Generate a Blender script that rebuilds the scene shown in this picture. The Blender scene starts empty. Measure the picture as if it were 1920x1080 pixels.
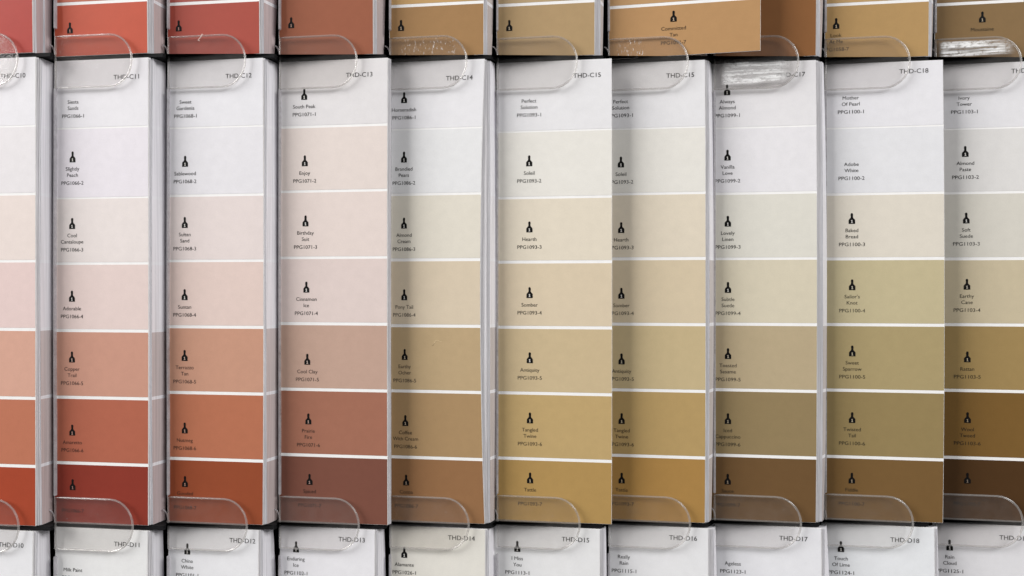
import bpy, bmesh, math, random
from mathutils import Vector
random.seed(7)
C = bpy.context.scene.collection
SC = bpy.context.scene
S = 0.00025            # one layout unit = 0.25 mm
D = 1600.0             # camera distance in layout units (0.40 m)
ROT = 0.017            # the rack is turned about one degree, left side nearer

# ------------------------------------------------------------------ camera
cam = bpy.data.cameras.new('camera'); cam.sensor_width = 36; cam.lens = 36 * D / 1920
cam.clip_start = 0.01; cam.clip_end = 20
co = bpy.data.objects.new('camera', cam); C.objects.link(co)
co.location = (0, -D * S, 0); co.rotation_euler = (math.radians(90), 0, 0)
SC.camera = co
# ------------------------------------------------------------------ light
SC.view_settings.view_transform = 'Standard'; SC.view_settings.look = 'None'
SC.view_settings.gamma = 1.0; SC.view_settings.use_curve_mapping = False
SC.view_settings.exposure = 0.05
W = bpy.data.worlds.new('World'); SC.world = W; W.use_nodes = True
nt = W.node_tree; bg = nt.nodes['Background']
tc = nt.nodes.new('ShaderNodeTexCoord'); sx = nt.nodes.new('ShaderNodeSeparateXYZ')
rp = nt.nodes.new('ShaderNodeValToRGB'); mr = nt.nodes.new('ShaderNodeMapRange')
nt.links.new(tc.outputs['Generated'], sx.inputs[0]); nt.links.new(sx.outputs['Z'], mr.inputs['Value'])
mr.inputs['From Min'].default_value = -1; mr.inputs['From Max'].default_value = 1
nt.links.new(mr.outputs[0], rp.inputs[0]); nt.links.new(rp.outputs[0], bg.inputs[0])
rp.color_ramp.elements[0].position = 0.25; rp.color_ramp.elements[0].color = (.45, .45, .46, 1)
rp.color_ramp.elements[1].position = 0.8; rp.color_ramp.elements[1].color = (1, .995, .985, 1)
bg.inputs[1].default_value = 0.14

def area(name, loc, size, energy, col, target=(0, 0, 0)):
    l = bpy.data.lights.new(name, 'AREA'); l.shape = 'RECTANGLE'; l.size, l.size_y = size
    l.energy = energy; l.color = col
    o = bpy.data.objects.new(name, l); C.objects.link(o); o.location = loc
    o.rotation_euler = (Vector(target) - Vector(loc)).to_track_quat('-Z', 'Y').to_euler()
    return o
area('aisle_light', (-4.2, -1.75, 2.2), (2.8, 3.0), 335.0, (1.0, 0.985, 0.965))
area('ceiling_light', (3.3, -2.85, 2.3), (2.4, 1.6), 172.0, (0.995, 0.985, 0.98))

SC.cycles.use_denoising = True
SC.cycles.max_bounces = 12; SC.cycles.transparent_max_bounces = 24; SC.cycles.transmission_bounces = 10
SC.cycles.caustics_refractive = True

# ------------------------------------------------------------------ mapping
def V(x, h, y):
    return Vector(((x - 960) * S, -(h + ROT * (960 - x)) * S, -(y - 540) * S))
def unproj(X, Y, h):
    x = X
    for _ in range(6):
        H = h + ROT * (960 - x); x = 960 + (X - 960) * (D - H) / D
    return x, 540 + (Y - 540) * (D - H) / D

# ------------------------------------------------------------------ materials
def lin(c): 
    c /= 255.0
    return c / 12.92 if c <= 0.04045 else ((c + 0.055) / 1.055) ** 2.4
MATS = {}
def newmat(name):
    m = bpy.data.materials.new(name); m.use_nodes = True
    n = m.node_tree.nodes; b = n['Principled BSDF']
    return m, m.node_tree, b
def ink(rgb, rough=0.42):
    key = (tuple(rgb), rough)
    if key in MATS: return MATS[key]
    m, t, b = newmat('ink_%d_%d_%d' % tuple(int(v) for v in rgb))
    c = [lin(v) for v in rgb]
    nz = t.nodes.new('ShaderNodeTexNoise'); nz.inputs['Scale'].default_value = 260; nz.inputs['Detail'].default_value = 6
    nz2 = t.nodes.new('ShaderNodeTexNoise'); nz2.inputs['Scale'].default_value = 2600; nz2.inputs['Detail'].default_value = 3
    g = t.nodes.new('ShaderNodeTexCoord')
    t.links.new(g.outputs['Object'], nz.inputs['Vector']); t.links.new(g.outputs['Object'], nz2.inputs['Vector'])
    ad = t.nodes.new('ShaderNodeMath'); ad.operation = 'ADD'
    t.links.new(nz.outputs['Fac'], ad.inputs[0]); t.links.new(nz2.outputs['Fac'], ad.inputs[1])
    mp = t.nodes.new('ShaderNodeMapRange'); t.links.new(ad.outputs[0], mp.inputs['Value'])
    mp.inputs['From Min'].default_value = 0.6; mp.inputs['From Max'].default_value = 1.4
    mp.inputs['To Min'].default_value = 0.955; mp.inputs['To Max'].default_value = 1.045
    mx = t.nodes.new('ShaderNodeVectorMath'); mx.operation = 'SCALE'
    mx.inputs[0].default_value = c; t.links.new(mp.outputs[0], mx.inputs['Scale'])
    t.links.new(mx.outputs[0], b.inputs['Base Color'])
    b.inputs['Roughness'].default_value = rough; b.inputs['Specular IOR Level'].default_value = 0.15
    bp = t.nodes.new('ShaderNodeBump'); bp.inputs['Strength'].default_value = 0.12; bp.inputs['Distance'].default_value = 0.0002
    t.links.new(nz2.outputs['Fac'], bp.inputs['Height']); t.links.new(bp.outputs[0], b.inputs['Normal'])
    MATS[key] = m; return m
PAPER = ink((243, 242, 241), 0.5)
INK_BLACK = ink((14, 13, 13), 0.6)
TEXT_INK = ink((20, 18, 18), 0.6)
def edge_mat(rgb):     # cut edge of a stack: fine card lines, tinted by the ink that bleeds to the cut
    key = ('edge', tuple(rgb))
    if key in MATS: return MATS[key]
    m, t, b = newmat('card_edges'); MATS[key] = m
    c = [lin(v) for v in rgb]
    g = t.nodes.new('ShaderNodeTexCoord'); mp = t.nodes.new('ShaderNodeMapping')
    mp.inputs['Scale'].default_value = (2500, 2500, 18)
    nz = t.nodes.new('ShaderNodeTexNoise'); nz.inputs['Scale'].default_value = 1.0; nz.inputs['Detail'].default_value = 2
    t.links.new(g.outputs['Object'], mp.inputs[0]); t.links.new(mp.outputs[0], nz.inputs['Vector'])
    r = t.nodes.new('ShaderNodeMapRange'); r.inputs['From Min'].default_value = .3; r.inputs['From Max'].default_value = .7
    r.inputs['To Min'].default_value = .80; r.inputs['To Max'].default_value = 1.10
    t.links.new(nz.outputs['Fac'], r.inputs['Value'])
    mx = t.nodes.new('ShaderNodeVectorMath'); mx.operation = 'SCALE'; mx.inputs[0].default_value = c
    t.links.new(r.outputs[0], mx.inputs['Scale']); t.links.new(mx.outputs[0], b.inputs['Base Color'])
    b.inputs['Roughness'].default_value = .7
    bp = t.nodes.new('ShaderNodeBump'); bp.inputs['Strength'].default_value = .5; bp.inputs['Distance'].default_value = .0003
    t.links.new(nz.outputs['Fac'], bp.inputs['Height']); t.links.new(bp.outputs[0], b.inputs['Normal'])
    return m
def black_plastic():
    m, t, b = newmat('black_plastic'); b.inputs['Base Color'].default_value = (.006, .006, .007, 1)
    b.inputs['Roughness'].default_value = .7; b.inputs['Specular IOR Level'].default_value = .15
    nz = t.nodes.new('ShaderNodeTexNoise'); nz.inputs['Scale'].default_value = 900
    bp = t.nodes.new('ShaderNodeBump'); bp.inputs['Strength'].default_value = .15; bp.inputs['Distance'].default_value = .0002
    t.links.new(nz.outputs['Fac'], bp.inputs['Height']); t.links.new(bp.outputs[0], b.inputs['Normal'])
    return m
BLACK = black_plastic()
def acrylic(name, trans, haze, hazecol, rough=0.06, streak=True):
    m = bpy.data.materials.new(name); m.use_nodes = True; t = m.node_tree; n = t.nodes
    n.remove(n['Principled BSDF']); out = n['Material Output']
    tr = n.new('ShaderNodeBsdfTransparent'); tr.inputs[0].default_value = (*trans, 1)
    df = n.new('ShaderNodeBsdfDiffuse'); df.inputs[0].default_value = (*hazecol, 1)
    gl = n.new('ShaderNodeBsdfGlossy'); gl.inputs['Roughness'].default_value = rough
    lw = n.new('ShaderNodeLayerWeight'); lw.inputs['Blend'].default_value = .5
    pw = n.new('ShaderNodeMath'); pw.operation = 'POWER'; pw.inputs[1].default_value = 5
    t.links.new(lw.outputs['Facing'], pw.inputs[0])
    fr = n.new('ShaderNodeMath'); fr.operation = 'MULTIPLY_ADD'; fr.inputs[1].default_value = .6; fr.inputs[2].default_value = .035
    t.links.new(pw.outputs[0], fr.inputs[0])
    m1 = n.new('ShaderNodeMixShader'); m2 = n.new('ShaderNodeMixShader')
    g = n.new('ShaderNodeTexCoord'); nz = n.new('ShaderNodeTexNoise'); nz.inputs['Scale'].default_value = 160; nz.inputs['Detail'].default_value = 8
    nz.inputs['Roughness'].default_value = .7
    t.links.new(g.outputs['Object'], nz.inputs['Vector'])
    r = n.new('ShaderNodeMapRange'); r.inputs['From Min'].default_value = .3; r.inputs['From Max'].default_value = .72
    r.inputs['To Min'].default_value = haze * .55; r.inputs['To Max'].default_value = haze * 1.5
    t.links.new(nz.outputs['Fac'], r.inputs['Value']); t.links.new(r.outputs[0], m1.inputs[0])
    t.links.new(tr.outputs[0], m1.inputs[1]); t.links.new(df.outputs[0], m1.inputs[2])
    t.links.new(fr.outputs[0], m2.inputs[0]); t.links.new(m1.outputs[0], m2.inputs[1]); t.links.new(gl.outputs[0], m2.inputs[2])
    bp = n.new('ShaderNodeBump'); bp.inputs['Strength'].default_value = .25; bp.inputs['Distance'].default_value = .0004
    t.links.new(nz.outputs['Fac'], bp.inputs['Height']); t.links.new(bp.outputs[0], gl.inputs['Normal'])
    t.links.new(m2.outputs[0], out.inputs[0]); return m
TAB = acrylic('clear_acrylic', (.985, .98, .975), .022, (.75, .71, .69))
CLEAR = acrylic('acrylic_edge', (.80, .80, .82), .42, (.80, .78, .80), .1)
def rim_material():
    m = bpy.data.materials.new('acrylic_rim'); m.use_nodes = True; t = m.node_tree; n = t.nodes
    n.remove(n['Principled BSDF']); out = n['Material Output']
    tr = n.new('ShaderNodeBsdfTransparent'); tr.inputs[0].default_value = (.90, .89, .88, 1)
    gl = n.new('ShaderNodeBsdfGlossy'); gl.inputs['Roughness'].default_value = .22
    df = n.new('ShaderNodeBsdfTranslucent'); df.inputs[0].default_value = (.9, .89, .88, 1)
    d2 = n.new('ShaderNodeBsdfDiffuse'); d2.inputs[0].default_value = (.95, .94, .93, 1)
    m0 = n.new('ShaderNodeMixShader'); m0.inputs[0].default_value = .6
    lw = n.new('ShaderNodeLayerWeight'); lw.inputs['Blend'].default_value = .35
    m1 = n.new('ShaderNodeMixShader'); m2 = n.new('ShaderNodeMixShader'); m2.inputs[0].default_value = .17
    t.links.new(lw.outputs['Facing'], m1.inputs[0])
    t.links.new(tr.outputs[0], m1.inputs[1]); t.links.new(gl.outputs[0], m1.inputs[2])
    t.links.new(df.outputs[0], m0.inputs[1]); t.links.new(d2.outputs[0], m0.inputs[2])
    t.links.new(m1.outputs[0], m2.inputs[1]); t.links.new(m0.outputs[0], m2.inputs[2]); t.links.new(m2.outputs[0], out.inputs[0])
    return m
RIM = rim_material()
def scuff_or_glare(name, lo, hi, scale, stretch, rough, gloss, soft=False):  # noise overlay for worn scuffs and dust; with soft, painted glare
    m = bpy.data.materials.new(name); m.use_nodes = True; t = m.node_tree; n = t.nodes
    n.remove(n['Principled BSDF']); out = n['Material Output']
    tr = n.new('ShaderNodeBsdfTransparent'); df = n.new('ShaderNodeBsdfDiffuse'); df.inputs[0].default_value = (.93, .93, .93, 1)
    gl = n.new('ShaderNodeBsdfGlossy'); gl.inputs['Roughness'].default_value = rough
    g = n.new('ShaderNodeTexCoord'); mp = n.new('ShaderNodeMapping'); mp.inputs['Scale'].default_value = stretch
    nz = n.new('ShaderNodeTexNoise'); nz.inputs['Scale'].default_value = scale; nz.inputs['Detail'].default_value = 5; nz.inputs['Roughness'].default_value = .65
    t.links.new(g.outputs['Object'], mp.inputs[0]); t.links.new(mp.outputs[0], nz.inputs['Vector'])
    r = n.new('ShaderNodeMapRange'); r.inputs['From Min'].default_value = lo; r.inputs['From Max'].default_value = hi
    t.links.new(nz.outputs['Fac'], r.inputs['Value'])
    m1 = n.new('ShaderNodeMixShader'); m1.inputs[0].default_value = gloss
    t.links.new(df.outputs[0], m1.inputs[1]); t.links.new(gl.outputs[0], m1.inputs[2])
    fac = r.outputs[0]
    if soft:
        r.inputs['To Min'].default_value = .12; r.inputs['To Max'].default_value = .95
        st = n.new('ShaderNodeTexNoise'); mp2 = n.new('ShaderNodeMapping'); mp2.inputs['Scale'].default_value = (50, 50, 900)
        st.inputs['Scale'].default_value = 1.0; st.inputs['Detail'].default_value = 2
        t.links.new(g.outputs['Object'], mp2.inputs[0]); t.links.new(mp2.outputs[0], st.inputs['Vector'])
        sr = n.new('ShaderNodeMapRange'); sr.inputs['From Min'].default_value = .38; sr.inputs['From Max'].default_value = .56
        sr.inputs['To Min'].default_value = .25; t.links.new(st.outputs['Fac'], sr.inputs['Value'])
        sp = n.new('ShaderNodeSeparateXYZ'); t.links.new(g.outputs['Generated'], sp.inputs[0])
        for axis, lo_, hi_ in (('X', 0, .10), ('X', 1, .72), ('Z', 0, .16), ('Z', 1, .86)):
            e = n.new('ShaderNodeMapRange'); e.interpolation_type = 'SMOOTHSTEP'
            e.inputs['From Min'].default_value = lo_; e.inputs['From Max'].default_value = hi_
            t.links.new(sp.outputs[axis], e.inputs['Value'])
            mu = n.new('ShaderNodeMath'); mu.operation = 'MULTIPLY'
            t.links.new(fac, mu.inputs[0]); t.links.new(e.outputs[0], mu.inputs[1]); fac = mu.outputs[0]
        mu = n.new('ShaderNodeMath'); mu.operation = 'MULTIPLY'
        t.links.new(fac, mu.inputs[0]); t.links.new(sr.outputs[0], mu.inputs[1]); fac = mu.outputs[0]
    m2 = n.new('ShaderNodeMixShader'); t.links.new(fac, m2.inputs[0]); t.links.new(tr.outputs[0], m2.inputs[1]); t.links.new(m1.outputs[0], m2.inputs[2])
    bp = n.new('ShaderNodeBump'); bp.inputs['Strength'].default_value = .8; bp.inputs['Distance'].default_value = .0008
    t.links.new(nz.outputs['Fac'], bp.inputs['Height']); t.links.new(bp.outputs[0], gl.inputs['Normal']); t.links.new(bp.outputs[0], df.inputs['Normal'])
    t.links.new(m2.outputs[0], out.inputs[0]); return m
SC_GLARE = scuff_or_glare('crinkled_film', .30, .50, 620, (.8, 1, 1.3), .3, .10, True)  # lamp glare on a tab, painted as streaky white noise
SC_MID = scuff_or_glare('worn_scuffs', .57, .80, 620, (2.2, 1, .8), .3, .2)
SC_LIGHT = scuff_or_glare('dust_specks', .68, .80, 900, (1, 1, 1), .4, .1)

# ------------------------------------------------------------------ object helpers
def obj(name, bm, mats, parent=None, smooth=False):
    me = bpy.data.meshes.new(name); bmesh.ops.recalc_face_normals(bm, faces=bm.faces) if smooth != 'sheet' else None
    bm.to_mesh(me); bm.free()
    for m in (mats if isinstance(mats, list) else [mats]): me.materials.append(m)
    if smooth is True:
        for p in me.polygons: p.use_smooth = True
    o = bpy.data.objects.new(name, me); C.objects.link(o)
    if parent: o.parent = parent
    return o
def tag(o, label, cat=None, group=None, kind=None):
    if label: o['label'] = label
    if cat: o['category'] = cat
    if group: o['group'] = group
    if kind: o['kind'] = kind
    return o

class Surf:            # a gently bowed sheet: u runs across (0 left, 1 right), y runs down
    def __init__(s, L, R, hL, hR, y0, y1, bow=0, side=0, ext=0, skew=0):
        s.hL, s.hR, s.y0, s.y1, s.bow, s.side, s.skew = hL, hR, y0, y1, bow, side, skew
        s.xL = unproj(L, 540, hL)[0]; s.xR = unproj(R, 540, hR)[0]
        if ext:
            f = ext / (s.xR - s.xL); s.hL -= (hR - hL) * f; s.xL -= ext
        s.w = s.xR - s.xL; a = math.atan2(s.hR - s.hL, s.w); s.sn, s.cs = math.sin(a), math.cos(a)
    def P(s, u, y, off=0):
        T = (y - (s.y0 + s.y1) / 2) / ((s.y1 - s.y0) / 2); k = max(0, 1 - T * T)
        return V(s.xL + s.w * u - off * s.sn + s.side * k * u, s.hL + (s.hR - s.hL) * u + off * s.cs + s.bow * k, y + s.skew * (u - .5))
    def u_of(s, X):
        u = .5
        for _ in range(8):
            h = s.hL + (s.hR - s.hL) * u + s.bow * .7
            u = (unproj(X, 540, h)[0] - s.xL) / s.w
        return u
    def y_of(s, Y, u=.5):
        h = s.hL + (s.hR - s.hL) * u + s.bow * .7
        H = h + ROT * (960 - (s.xL + s.w * u)); return 540 + (Y - 540) * (D - H) / D

def sheet(sf, u0, u1, y0, y1, off, nu=8, ny=None):
    bm = bmesh.new(); ny = ny or max(2, int(abs(y1 - y0) / 25))
    g = [[bm.verts.new(sf.P(u0 + (u1 - u0) * i / nu, y0 + (y1 - y0) * j / ny, off)) for i in range(nu + 1)] for j in range(ny + 1)]
    for j in range(ny):
        for i in range(nu): bm.faces.new((g[j][i], g[j + 1][i], g[j + 1][i + 1], g[j][i + 1]))
    return bm
def slab(sf, th, nu=8, ny=32, off=0, shift=0, bands=None, thick=None):
    """front at off, back th behind; bands = y limits whose side faces take material index 1.."""
    bm = bmesh.new(); ys = [sf.y0 + (sf.y1 - sf.y0) * j / ny for j in range(ny + 1)]
    if bands: ys = sorted(set(ys) | set(b for q in bands for b in q[:2] if sf.y0 < b < sf.y1))
    def grid(o, sh):
        G = []
        for y in ys:
            T = (y - (sf.y0 + sf.y1) / 2) / ((sf.y1 - sf.y0) / 2); k = max(0, 1 - T * T)
            oo = o if o > -2.5 else o * (0.78 + .22 * k)
            G.append([bm.verts.new(sf.P(i / nu, y, oo) + Vector((sh * S * (.55 + .45 * k), 0, 0))) for i in range(nu + 1)])
        return G
    A, B = grid(off, 0), grid(off - th, shift)
    n = len(ys) - 1
    for j in range(n):
        for i in range(nu):
            bm.faces.new((A[j][i], A[j + 1][i], A[j + 1][i + 1], A[j][i + 1]))
            bm.faces.new((B[j][i], B[j][i + 1], B[j + 1][i + 1], B[j + 1][i]))
        for q in (0, nu):
            f = bm.faces.new((A[j][q], B[j][q], B[j + 1][q], A[j + 1][q]))
            if bands:
                ym = (ys[j] + ys[j + 1]) / 2
                for (b0, b1, mi) in bands:
                    if b0 <= ym <= b1: f.material_index = mi
    for i in range(nu):
        bm.faces.new((A[0][i], A[0][i + 1], B[0][i + 1], B[0][i])); bm.faces.new((A[n][i], B[n][i], B[n][i + 1], A[n][i + 1]))
    return bm
def box(x0, x1, h0, h1, y0, y1, bev=0):
    bm = bmesh.new(); v = [bm.verts.new(V(x, h, y)) for x in (x0, x1) for h in (h0, h1) for y in (y0, y1)]
    for f in ((0, 1, 3, 2), (4, 6, 7, 5), (0, 4, 5, 1), (2, 3, 7, 6), (0, 2, 6, 4), (1, 5, 7, 3)): bm.faces.new([v[i] for i in f])
    if bev: bmesh.ops.bevel(bm, geom=bm.edges[:], offset=bev * S, segments=2, affect='EDGES')
    return bm
def text_bm(s, size):
    cu = bpy.data.curves.new('t', 'FONT'); cu.body = s; cu.size = size; cu.resolution_u = 3; cu.offset = 0; cu.align_x = 'LEFT'
    o = bpy.data.objects.new('t', cu); C.objects.link(o)
    me = bpy.data.meshes.new_from_object(o); bpy.data.objects.remove(o); bpy.data.curves.remove(cu)
    bm = bmesh.new(); bm.from_mesh(me); bpy.data.meshes.remove(me); return bm
def put_text(name, sf, lines, mat, parent, off=.5):
    """lines: (string, centre X on the card in u, baseline y, font size, width or None)"""
    out = bmesh.new()
    for s, uc, yb, size, width in lines:
        b = text_bm(s, size)
        xs = [v.co.x for v in b.verts]; x0, x1 = min(xs), max(xs); kx = (width / (x1 - x0)) if width else 1.0
        lim = -(uc - 3.0 / sf.w) * sf.w / kx + (x0 + x1) / 2
        bmesh.ops.bisect_plane(b, geom=b.verts[:] + b.edges[:] + b.faces[:], plane_co=(lim, 0, 0), plane_no=(-1, 0, 0), clear_outer=True)
        mp = {v: out.verts.new(sf.P(uc + (v.co.x - (x0 + x1) / 2) * kx / sf.w, yb - v.co.y, off)) for v in b.verts}
        for f in b.faces:
            try: out.faces.new([mp[v] for v in f.verts])
            except ValueError: pass
        b.free()
    return obj(name, out, mat, parent, 'sheet')
ICON = [(5.7, 0), (5.7, 7.2), (4.2, 9.4), (2.3, 11.2), (1.9, 13.2), (2.2, 17.8), (1.8, 19.3), (.7, 20.3)]   # half width, height
ONE = [(-1.5, 1.6, 1.9, 2.7), (-.5, .7, 2.7, 7.4), (-1.4, -.5, 5.7, 6.7)]
def put_icon(sf, uc, yb, mat, swm, parent, k=1.0):
    bm = bmesh.new(); q = lambda a, b, o: bm.verts.new(sf.P(uc + a * k / sf.w, yb - b * k, o))
    rows = [(q(-w, h, .5), q(w, h, .5)) for w, h in ICON]
    for i in range(len(rows) - 1): bm.faces.new((rows[i][0], rows[i][1], rows[i + 1][1], rows[i + 1][0]))
    for x0, x1, y0, y1 in ONE:
        f = bm.faces.new((q(x0, y0, .75), q(x1, y0, .75), q(x1, y1, .75), q(x0, y1, .75))); f.material_index = 1
    return obj('brush_icon', bm, [mat, swm], parent, 'sheet')

# ------------------------------------------------------------------ rack layout
ROWY = {'B': (-330, 110.5), 'C': (118.5, 974), 'D': (984, 1420)}
TIPS_U = [33, 247, 460, 669, 875, 1082, 1290, 1497, 1706, 1915]
TIPS_L = [35, 249, 463, 673, 879, 1087, 1294, 1502, 1712, 1918]
LEFT = [-104, 108, 320, 529, 736, 937, 1146, 1344, 1552, 1758, 1968]
TILT = 0.172

rack = bpy.data.objects.new('display_rack', None); C.objects.link(rack)
rack.location = (0, 0.0, 0)
tag(rack, 'clear acrylic and black display rack holding rows of paint sample cards', 'display rack')
obj('back_panel', box(-420, 2340, -110, -96, -360, 1440), BLACK, rack)
def shelf_bm(y0, y1):
    pts = [(-420, -96), (-420, 0)]
    for i in range(10):
        xl = unproj(LEFT[i] - 3, 540, 0)[0]; h = (LEFT[i + 1] - 13 - LEFT[i]) * TILT
        xr = unproj(LEFT[i + 1] - 13, 540, h)[0]
        pts += [(xl, -2.5), (xr - 3, h - 3.5), (xr, h - 9), (xl + 203, -4)]
    pts += [(2340, -4), (2340, -96)]
    bm = bmesh.new(); A = [bm.verts.new(V(x, h, y0)) for x, h in pts]; B = [bm.verts.new(V(x, h, y1)) for x, h in pts]
    n = len(pts); bm.faces.new(A); bm.faces.new(B[::-1])
    for i in range(n): bm.faces.new((A[i], A[(i + 1) % n], B[(i + 1) % n], B[i]))
    bmesh.ops.triangulate(bm, faces=[f for f in bm.faces if len(f.verts) > 4]); return bm
for ya, yb in ((110.9, 117.6), (974.6, 982.6)):
    obj('shelf', shelf_bm(ya, yb), BLACK, rack)
for i, L in enumerate(LEFT):
    for row, (y0, y1) in ROWY.items():
        ya = y0 + (52 if row != 'B' else 0); yb = y1 - (50 if row != 'D' else 0)
        xd = unproj(L - 9, 540, 0)[0]
        obj('divider', box(xd - 1.2, xd + 1.2, -96, -12, y0, y1), BLACK, rack)
        xp = unproj(L - 4, 540, 8)[0]
        obj('post', box(xp - 2.6, xp + 1.6, 4, 11, ya, yb, .9), CLEAR, rack)

def tube(path, r, closed=True, n=8):
    bm = bmesh.new(); rings = []; N = len(path)
    for i, p in enumerate(path):
        a = path[(i - 1) % N] if (closed or i) else p; b = path[(i + 1) % N] if (closed or i < N - 1) else p
        t = (b - a).normalized(); up = Vector((0, 1, 0)); s = t.cross(up).normalized(); up = s.cross(t)
        rings.append([bm.verts.new(p + (s * math.cos(q) + up * math.sin(q)) * r * S) for q in [2 * math.pi * k / n for k in range(n)]])
    for i in range(N if closed else N - 1):
        for k in range(n): bm.faces.new((rings[i][k], rings[i][(k + 1) % n], rings[(i + 1) % N][(k + 1) % n], rings[(i + 1) % N][k]))
    if not closed: bm.faces.new(rings[0]); bm.faces.new(rings[-1])
    return bm
def d_outline(w, hh, r, step=14):
    pts = []
    n = 10
    for i in range(n): pts.append(((w - r) * i / n, -hh))
    for k in range(step + 1):
        a = -math.pi / 2 + math.pi * k / step
        pts.append((w - r + r * math.cos(a), hh * math.sin(a)))
    for i in range(n, -1, -1):
        if i < n: pts.append(((w - r) * i / n, hh))
    return pts
def make_tab(L, tip, yc, overlays, yg, hh=47.5):
    sf = Surf(L, tip, 9, 9 + (tip - L) * TILT, yc - 1000, yc + 1000)
    out = d_outline(sf.w, hh, 44)
    bm = bmesh.new()
    A = [bm.verts.new(sf.P(a / sf.w, yc + b, 2.2)) for a, b in out]; B = [bm.verts.new(sf.P(a / sf.w, yc + b, -2.2)) for a, b in out]
    bm.faces.new(A); bm.faces.new(B[::-1])
    t = obj('holder_tab', bm, TAB, rack)
    obj('rim', tube([sf.P(a / sf.w, yc + b, 0) for a, b in out], 1.9), RIM, t, True)
    xs = unproj(L, 540, 0)[0]
    if yg > 540:
        bm = bmesh.new(); c8 = [bm.verts.new(sf.P(u, y, o)) for u in (-.04, .985) for o in (-6.6, -2.4) for y in (yg - 2.6, yg - .6)]
        for f in ((0, 1, 3, 2), (4, 6, 7, 5), (0, 4, 5, 1), (2, 3, 7, 6), (0, 2, 6, 4), (1, 5, 7, 3)): bm.faces.new([c8[i] for i in f])
        obj('ledge', bm, RIM, t)
    br = [V(xs - 10 + 10 * math.sin(q), 3, yg - 3 - 20 * math.cos(q)) for q in [k * math.pi / 12 for k in range(7)]]
    obj('brace', tube(br, 1.3, False, 6), CLEAR, t, True)
    for (x0, x1, b0, b1, mat, nm) in overlays:
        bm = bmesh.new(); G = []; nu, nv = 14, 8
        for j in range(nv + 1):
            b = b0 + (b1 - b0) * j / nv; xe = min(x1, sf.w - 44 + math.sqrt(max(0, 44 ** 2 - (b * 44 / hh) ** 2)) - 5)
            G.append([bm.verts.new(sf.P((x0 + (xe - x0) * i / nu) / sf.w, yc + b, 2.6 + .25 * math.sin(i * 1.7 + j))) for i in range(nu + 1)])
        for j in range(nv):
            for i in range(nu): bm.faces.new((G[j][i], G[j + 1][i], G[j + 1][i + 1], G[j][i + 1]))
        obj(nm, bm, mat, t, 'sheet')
    return t
for k in range(10):
    overlays_u = [(4, 128, -42, -14, SC_LIGHT, 'dust_film')]; overlays_l = [(4, 128, -36, -6, SC_LIGHT, 'dust_film')]
    if k in (4, 6): overlays_u = [(20 if k == 4 else 14, 130 if k == 4 else 62, -44, -14, SC_MID, 'scuff_film')]
    if k == 9: overlays_u = [(3, 156, -44, -12, SC_GLARE, 'crinkled_film')]  # white sheet painted as glare on the upper half of this tab
    if k == 7: overlays_u = [(9, 156, -3, 42, SC_GLARE, 'crinkled_film')]  # white sheet painted as glare on the lower half of this tab
    make_tab(LEFT[k] - 4, TIPS_U[k], 123.5 - (2.5 if k > 6 else 0), overlays_u, 111.5)
    make_tab(LEFT[k] - 4, TIPS_L[k], 974.5, overlays_l, 975.0)

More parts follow.
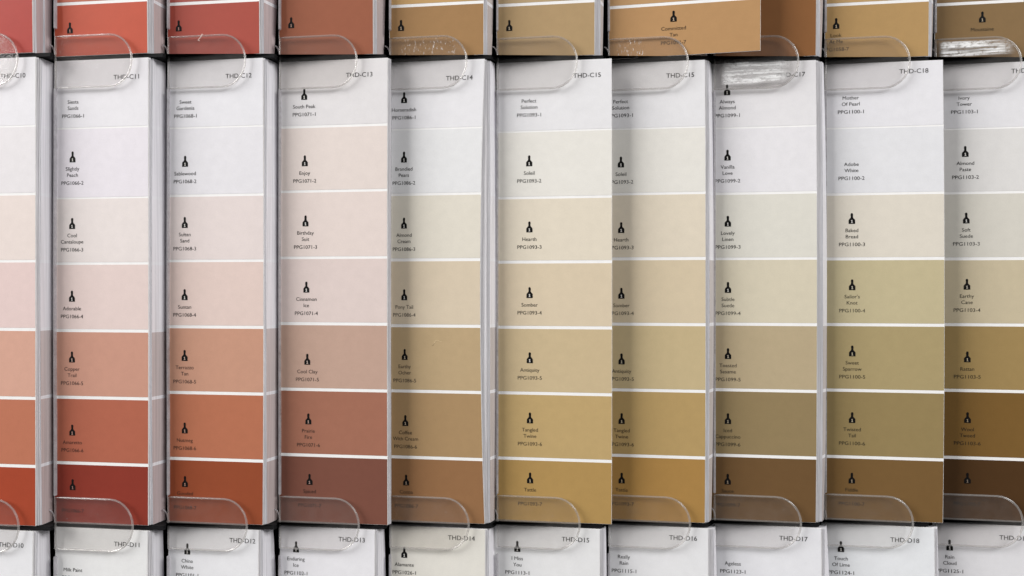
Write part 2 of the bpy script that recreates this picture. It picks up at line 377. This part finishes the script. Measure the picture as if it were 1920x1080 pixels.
# ------------------------------------------------------------------ cards
GROUP = 'paint sample cards in the rack'
def mix(a, b, f): return tuple(a[i] * (1 - f) + b[i] * f for i in range(3))
def make_card(row, k, L, R, cols, bars, right, label, code=None, codeX=None, codeY=None, texts=(), cx=(0, 0), ext=6, bow=5, side=0,
              hL=0, tilt=TILT, skew=0, behind='', y0=None, y1=None, layers=(), cat='paint card'):
    ry0, ry1 = ROWY[row]; y0 = ry0 if y0 is None else y0; y1 = ry1 if y1 is None else y1
    sf = Surf(L, R, hL, hL + (R - L) * tilt, y0, y1, bow, side, ext, skew)
    card = obj('paint_card', slab(sf, 1.6), PAPER, None)
    tag(card, label, cat, GROUP)
    ybars = [sf.y_of(b) for b in bars]
    edges = [y0 + .4] + ybars + [y1 - .4]
    # colour swatches, with the white bars of bare card between them
    sws = []
    n = len(cols)
    for i, c in enumerate(cols):
        gp = lambda q: 1.5 if min(cols[q]) > 214 and min(cols[q + 1]) > 214 else (2.4 if min(cols[q]) > 205 else 2.9)   # white bar half width
        a = edges[i] + (gp(i - 1) if i else 0); b = edges[i + 1] - (gp(i) if i < n - 1 else 0)
        e = 1.0 / sf.w
        sws.append(obj('colour_swatch', sheet(sf, e, 1 - e * .6, a, b, .25), ink(c), card, 'sheet'))
    if code:
        uc = sf.u_of(codeX); put_text('printed_code', sf, [(code, uc, sf.y_of(codeY, uc) + 4.2, 11.9, 50)], TEXT_INK, sws[0])
    for (i, icon, names, pcode, X, Yc) in texts:
        uc = sf.u_of(X); y = sf.y_of(Yc, uc); ls = []
        inkm = INK_BLACK
        if pcode: ls.append((pcode, uc, y + 3.6, 9.6, 43 + 3 * (X / 1900)))
        m = len(names)
        for q, s_ in enumerate(names): s_ and ls.append((s_, uc, y - 14.3 - 11.6 * (m - 1 - q) + 3.2, 9.6, None))
        if ls: put_text('printed_name', sf, ls, ink(tuple(round(32 + .24 * (v - 32)) for v in cols[i])) if max(cols[i]) < 215 else TEXT_INK, sws[i])
        if icon: put_icon(sf, uc, y - (37 if m == 1 else 48) + 10, inkm, ink((225, 222, 218) if max(cols[i]) > 200 else mix((225, 222, 218), cols[i], .55)), sws[i])
    # cards behind: loose ones first, then the thick wad
    hR = hL + (R - L) * tilt
    depth = 2.0
    for (kind, Xa, Xb, th) in layers:
        depth += 1.2 if kind == 'card' else .8
        ha = hR - depth
        s2 = Surf(L, Xa, hL - depth, ha, y0 + random.uniform(0, 1.5), y1 - random.uniform(0, .3), bow, 0, ext)
        if kind == 'card':
            o = obj('paint_card', slab(s2, th), edge_mat((234, 232, 235)))
            tag(o, 'single card edge showing just behind ' + behind, 'paint card', 'cards behind ' + behind)
        else:
            bnds = []; mats = [edge_mat((242, 241, 245))]
            for i, c in enumerate(cols):
                mats.append(edge_mat(mix((241, 239, 244), c, .08) if min(c) > 170 else mix((206, 200, 202), c, .13)))
                bnds.append((edges[i] + (3 if i else 0), edges[i + 1] - (3 if i < n - 1 else 0), i + 1))
            xb = unproj(Xb, 540, ha - th)[0]; xa = unproj(Xa, 540, ha)[0]
            bm = slab(s2, th, shift=(xb - xa) - th * s2.sn, bands=bnds)
            o = obj('card_wad', bm, mats)
            tag(o, 'thick wad of pale card edges behind ' + behind, 'card stack', 'wads of cards')
        depth += th
    return sf, card

W1 = (222, 222, 226)
COLS = {
 10: [(229,227,231),(228,224,226),(230,217,211),(226,203,199),(212,165,146),(188,118,92),(165,72,48)],
 11: [(229,227,231),(229,224,230),(229,220,217),(225,206,201),(200,150,131),(176,102,80),(139,57,45)],
 12: [(228,227,231),(227,225,229),(226,214,211),(223,202,194),(198,150,127),(182,114,86),(148,76,49)],
 13: [(224,221,222),(226,214,208),(226,212,206),(221,205,200),(192,161,145),(162,110,90),(123,79,66)],
 14: [(229,228,231),(228,228,229),(223,217,204),(214,199,176),(187,163,127),(170,140,102),(148,109,75)],
 15: [(228,227,229),(229,226,219),(224,214,196),(215,199,173),(201,181,145),(190,163,114),(176,143,88)],
 16: [(227,226,228),(227,224,217),(221,210,191),(211,195,167),(196,177,138),(180,152,102),(168,130,74)],
 17: [(226,224,226),(228,226,229),(219,216,206),(212,203,181),(183,166,135),(146,127,92),(110,83,53)],
 18: [(228,227,231),(225,225,228),(220,213,200),(193,181,146),(170,153,112),(148,129,88),(119,91,55)],
 19: [(224,223,226),(219,217,215),(211,207,197),(198,185,157),(158,133,87),(122,92,49),(78,54,31)]}
BARS = {10: [238,365,490,617,745,872], 11: [239,371,494,620,746,870], 12: [238,366,489,613,737,862], 13: [236,358,483,607,731,855],
 14: [241,364,487,611,734,859], 15: [245,370,491,614,738,862], 16: [240,363,485,608,732,856], 17: [238,362,485,608,732,856],
 18: [238,363,485,609,733,859], 19: [240,361,485,609,733,860]}
CODEY = {11: [217,343,468,593,718,844,958], 12: [217,340,466,590,715,840,952], 13: [214,339,463,587,711,834,948], 14: [220,343,467,590,713,837,949],
 15: [215,339,463,586,708,832,945], 16: [216,341,464,587,710,833,945], 17: [216,339,463,587,711,833,947], 18: [209,334,458,582,706,831,945], 19: [209,332,457,581,706,831,945]}
NAMES = {
 11: [('Siesta','Sands'),('Slightly','Peach'),('Cool','Cantaloupe'),('Adorable',),('Copper','Trail'),('Amaretto',),('','')],
 12: [('Sweet','Gardenia'),('Sablewood',),('Sultan','Sand'),('Suntan',),('Terrazzo','Tan'),('Nutmeg',),('Gooded','')],
 13: [('South Peak',),('Enjoy',),('Birthday','Suit'),('Cinnamon','Ice'),('Cool Clay',),('Prairie','Fire'),('Spiced','')],
 14: [('Horseradish',),('Brandied','Pears'),('Almond','Cream'),('Pony Tail',),('Earthy','Ocher'),('Coffee','With Cream'),('Cocoa','')],
 15: [('Perfect','Solution'),('Soleil',),('Hearth',),('Somber',),('Antiquity',),('Tangled','Twine'),('Tattle','')],
 17: [('Always','Almond'),('Vanilla','Love'),('Lovely','Linen'),('Subtle','Suede'),('Toasted','Sesame'),('Iced','Cappuccino'),('Sauce','')],
 18: [('Mother','Of Pearl'),('Adobe','White'),('Baked','Bread'),("Sailor's",'Knot'),('Sweet','Sparrow'),('Twisted','Tail'),('Fiddle','')],
 19: [('Ivory','Tower'),('Almond','Paste'),('Soft','Suede'),('Earthy','Cane'),('Rattan',),('Wool','Tweed'),('','')]}
NAMES[16] = NAMES[15]
NOICON = {11: {0}, 12: {0}, 15: {0}, 16: {0}, 18: {0, 1}, 19: {0}}
PRE = {11: 1066, 12: 1068, 13: 1071, 14: 1086, 15: 1093, 16: 1093, 17: 1099, 18: 1100, 19: 1103}
CX = {11: (136,135), 12: (347,346), 13: (570,580), 14: (758,762), 15: (992,994), 16: (1164,1166), 17: (1364,1365), 18: (1596,1598), 19: (1809,1815)}
RIGHT_C = [67, 278, 493, 727, 909, 1147, 1322, 1530, 1768, 1958]
CODE_C = [('THD-C10',22,141),('THD-C11',235,143),('THD-C12',446,141),('THD-C13',673,139),('THD-C14',862,145),('THD-C15',1101,140),('THD-C15',1276,140),('THD-C17',1484,139),('THD-C18',1715,132),('THD-C19',1926,131)]
LAY_C = [
 [('card',72,0,1.6),('card',76,0,1.6),('wad',79,109,44)],
 [('card',282,0,1.6),('wad',287,319,44)],
 [('card',497,0,1.6),('wad',501,529,42)],
 [('card',730,0,1.6),('card',733,0,1.6)],
 [('card',912,0,1.6),('card',916,0,1.6),('wad',919,933,26)],
 [],
 [('card',1326,0,1.6),('wad',1329,1338,24)],
 [('card',1534,0,1.6),('card',1538,0,1.6),('wad',1541,1548,16)],
 [], [('card',1963,0,1.6)]]
SHADE = {10: 'off white to rust orange', 11: 'off white through peach to brick red', 12: 'off white through salmon to rust brown', 13: 'pinkish white to plum brown',
 14: 'white through cream to caramel brown', 15: 'ivory to golden tan', 16: 'ivory to golden tan', 17: 'white through khaki to dark olive brown', 18: 'white through olive beige to brown', 19: 'white through mustard to very dark brown'}
for k in range(10):
    n = 10 + k; tx = []
    if n in NAMES:
        for i in range(7):
            f = i / 6; tx.append((i, i not in NOICON.get(n, ()), NAMES[n][i], 'PPG%d-%d' % (PRE[n], i + 1), CX[n][0] * (1 - f) + CX[n][1] * f, CODEY[n][i]))
    cod = CODE_C[k]; nm = cod[0][4:]
    if n == 15: lab = 'C15 card, ivory to golden tan, whole right edge standing free over its twin'; bh = 'the free standing C15 card'
    elif n == 16: lab = 'C15 card, ivory to golden tan, left edge tucked under its twin'; bh = 'the tucked C15 card'
    elif n == 10: lab = 'long card shading %s, marked C10 and cut by the left border' % SHADE[n]; bh = 'the card marked C10'
    elif n == 19: lab = 'long card shading %s, cut by the right border' % SHADE[n]; bh = 'the dark brown card at the right border'
    else: lab = 'long card shading %s, marked %s' % (SHADE[n], nm); bh = 'the card marked ' + nm
    make_card('C', k, LEFT[k], RIGHT_C[k], COLS[n], BARS[n], None, lab, cod[0], cod[1], cod[2], tx,
              ext=13 if n in (14, 16, 17) else 6, bow=6, side={14: -8, 10: 3, 11: 3, 12: 3}.get(n, 0), behind=bh, layers=LAY_C[k])

# bottom row: only the pale tops show
RIGHT_D = [62, 277, 485, 703, 910, 1125, 1328, 1540, 1752, 1958]
CODE_D = [('THD-D10',20,1022),('THD-D11',237,1021),('THD-D12',454,1014),('THD-D13',659,1012),('THD-D14',865,1009),('THD-D15',1079,1012),('THD-D16',1281,1009),('THD-D17',1488,1010),('THD-D18',1697,1013),('THD-D19',1902,1009)]
COL_D = [(230,230,233),(229,229,229),(229,229,232),(228,227,231),(222,219,211),(226,226,227),(227,227,229),(227,227,231),(226,228,231),(220,219,222)]
TXT_D = [None,(0,('Milk Paint',),'PPG1098-1',137,1083),(1,('China','White'),'PPG1101-1',351,1078),(1,('Enduring','Ice'),'PPG1102-1',555,1074),(1,('Alamante',),'PPG1026-1',758,1073),
 (1,('I Miss','You'),'PPG1113-1',970,1073),(0,('Really','Rain'),'PPG1115-1',1170,1070),(0,('Ageless',),'PPG1123-1',1374,1071),(1,('Touch','Of Lime'),'PPG1124-1',1577,1073),(1,('Rain','Cloud'),'PPG1125-1',1781,1070)]
LAY_D = [[('card',67,0,1.6),('wad',71,98,42)],[('card',281,0,1.6),('card',285,0,1.6),('wad',288,310,40)],[('card',489,0,1.6),('wad',493,520,40)],
 [('card',706,0,1.6),('wad',709,725,34)],[('card',914,0,1.6),('wad',917,930,30)],[('card',1128,0,1.6),('card',1131,0,1.6),('wad',1133,1138,20)],
 [('card',1332,0,1.6),('card',1336,0,1.6),('wad',1339,1344,20)],[('card',1543,0,1.6),('wad',1546,1555,24)],[('card',1755,0,1.6),('wad',1757,1759,10)],[('card',1963,0,1.6)]]
for k in range(10):
    c = COL_D[k]; t = TXT_D[k]; nm = CODE_D[k][0][4:]
    tx = [(0, bool(t[0]), t[1], t[2], t[3], t[4])] if t else []
    look = {4: 'cream white', 9: 'pale grey'}.get(k, 'white')
    lab = '%s top of the bottom row card marked %s' % (look, nm) if k < 9 else 'pale grey top of the bottom row card at the right border'
    bh = 'the card marked ' + nm if k < 9 else 'the pale grey bottom row card at the right border'
    make_card('D', k, LEFT[k] + (2 if k not in (9,) else 4), RIGHT_D[k], [c, mix(c, (215, 205, 195), .3), mix(c, (200, 185, 170), .5)], [1112, 1236], None, lab, CODE_D[k][0], CODE_D[k][1], CODE_D[k][2], tx,
              ext=13 if k in (5, 7, 8, 9) else 6, bow=3, behind=bh, layers=LAY_D[k])

# top row: only the dark feet show
RIGHT_B = [62, 277, 487, 700, 907, 1115, 1322, 1530, 1741, 1958]
COL_B = [((189,107,98),(179,88,81),(174,66,57)),((215,130,105),(194,111,90),(192,88,66)),((184,102,93),(175,92,84),(168,79,67)),((194,140,117),(180,121,98),(154,94,71)),
 ((215,180,130),(195,158,108),(163,127,87)),((195,173,136),(186,161,125),(176,149,111)),((195,158,117),(185,144,103),(177,138,98)),((180,135,98),(160,116,78),(141,96,59)),
 ((215,180,130),(193,158,110),(179,145,97)),((156,129,94),(145,118,85),(134,108,74))]
BAR_B = [-14,4,4,-12,8,6,6,-12,5,4]
LOOK_B = ['deep red','orange red','dark brick red','reddish brown','golden brown','sandy tan','caramel','dark brown','warm ochre','dull olive brown']
LAY_B = [[('card',66,0,1.6),('wad',69,83,24),('wad',85,100,16)],[('card',281,0,1.6),('card',286,0,1.6),('wad',289,314,40)],[('card',491,0,1.6),('wad',495,522,40)],
 [('card',703,0,1.6),('wad',707,724,36)],[('card',911,0,1.6),('wad',914,926,28)],[('card',1119,0,1.6),('card',1123,0,1.6),('wad',1126,1132,18)],[('card',1326,0,1.6)],
 [('card',1534,0,1.6),('wad',1537,1543,16)],[('card',1744,0,1.6),('wad',1746,1749,12)],[('card',1963,0,1.6)]]
ICON_B = [None,(131,53),(335,49),(546,43),(752,48),(955,48),None,None,(1568,44),(1842,32)]
NAME_B = {8: ('Look','At Me'), 9: ('Moustaine',)}
OVER = ['the card marked C10','the card marked C11','the card marked C12','the card marked C13','the card marked C14','the free standing C15 card','the tucked C15 card','the card marked C17','the card marked C18','the darkest brown card']
for k in range(10):
    tx = []
    if ICON_B[k]:
        nm = NAME_B.get(k, ('', '')); m1 = len(nm)
        tx = [(2, True, [s for s in nm if s] if k in NAME_B else [], ('PPG10%d-7' % (50 + k)) if k == 8 else None, ICON_B[k][0], ICON_B[k][1] + (37 if m1 == 1 else 48))]
        if k not in NAME_B: tx = [(2, True, [], None, ICON_B[k][0], ICON_B[k][1] + 48)]
    lab = '%s foot of the top row card above %s' % (LOOK_B[k], OVER[k])
    if k == 6: lab = 'caramel card mostly hidden behind the pulled out tan card in the top row'
    make_card('B', k, LEFT[k], RIGHT_B[k], COL_B[k], [BAR_B[k] - 122, BAR_B[k]], None, lab, None, 0, 0, tx, ext=6, bow=3,
              behind='the %s foot of the top row' % LOOK_B[k], layers=LAY_B[k])
# the card pulled out of its stack, lying over its neighbour
make_card('B', 6, 1141, 1426, [(200,166,122),(190,151,108),(183,143,100)], [-118, 5], None,
          'tan card pulled out of its top row slot, jutting over a dark brown card', None, 0, 0,
          [(2, True, ('Committed', 'Tan'), 'PPG1091-7', 1263, 79)], ext=0, bow=2, hL=3, tilt=.19, skew=-3, y1=110)

# a crease pressed into the caramel card, and a thread of lint on a tab
a = Surf(LEFT[4], 909, 0, (909 - LEFT[4]) * TILT, *ROWY['C'], 6, -5, 13)
pts = []
for X, Y in ((814, 648), (817, 643), (820, 638.5), (824, 638), (829, 641), (831, 640)):
    u = a.u_of(X); pts.append(a.P(u, a.y_of(Y, u), .3))
cr = obj('crease', tube(pts, .55, False, 6), ink((206, 184, 146)), [o for o in C.objects if o.get('label', '').endswith('marked C14') and o.get('category') == 'paint card' and 'long' in o['label']][0], True)
a = Surf(LEFT[2] - 4, TIPS_U[2], 9, 9 + (TIPS_U[2] - LEFT[2] + 4) * TILT, -1000, 1200)
pts = []
for X, Y in ((382, 65), (380, 68), (379, 71), (376, 74), (374, 77), (377, 78)):
    u = a.u_of(X); pts.append(a.P(u, a.y_of(Y, u), 4.5))
tag(obj('lint_thread', tube(pts, .9, False, 6), ink((225, 200, 190)), None, True), 'tiny pale thread of lint stuck on the clear tab above C12', 'lint')
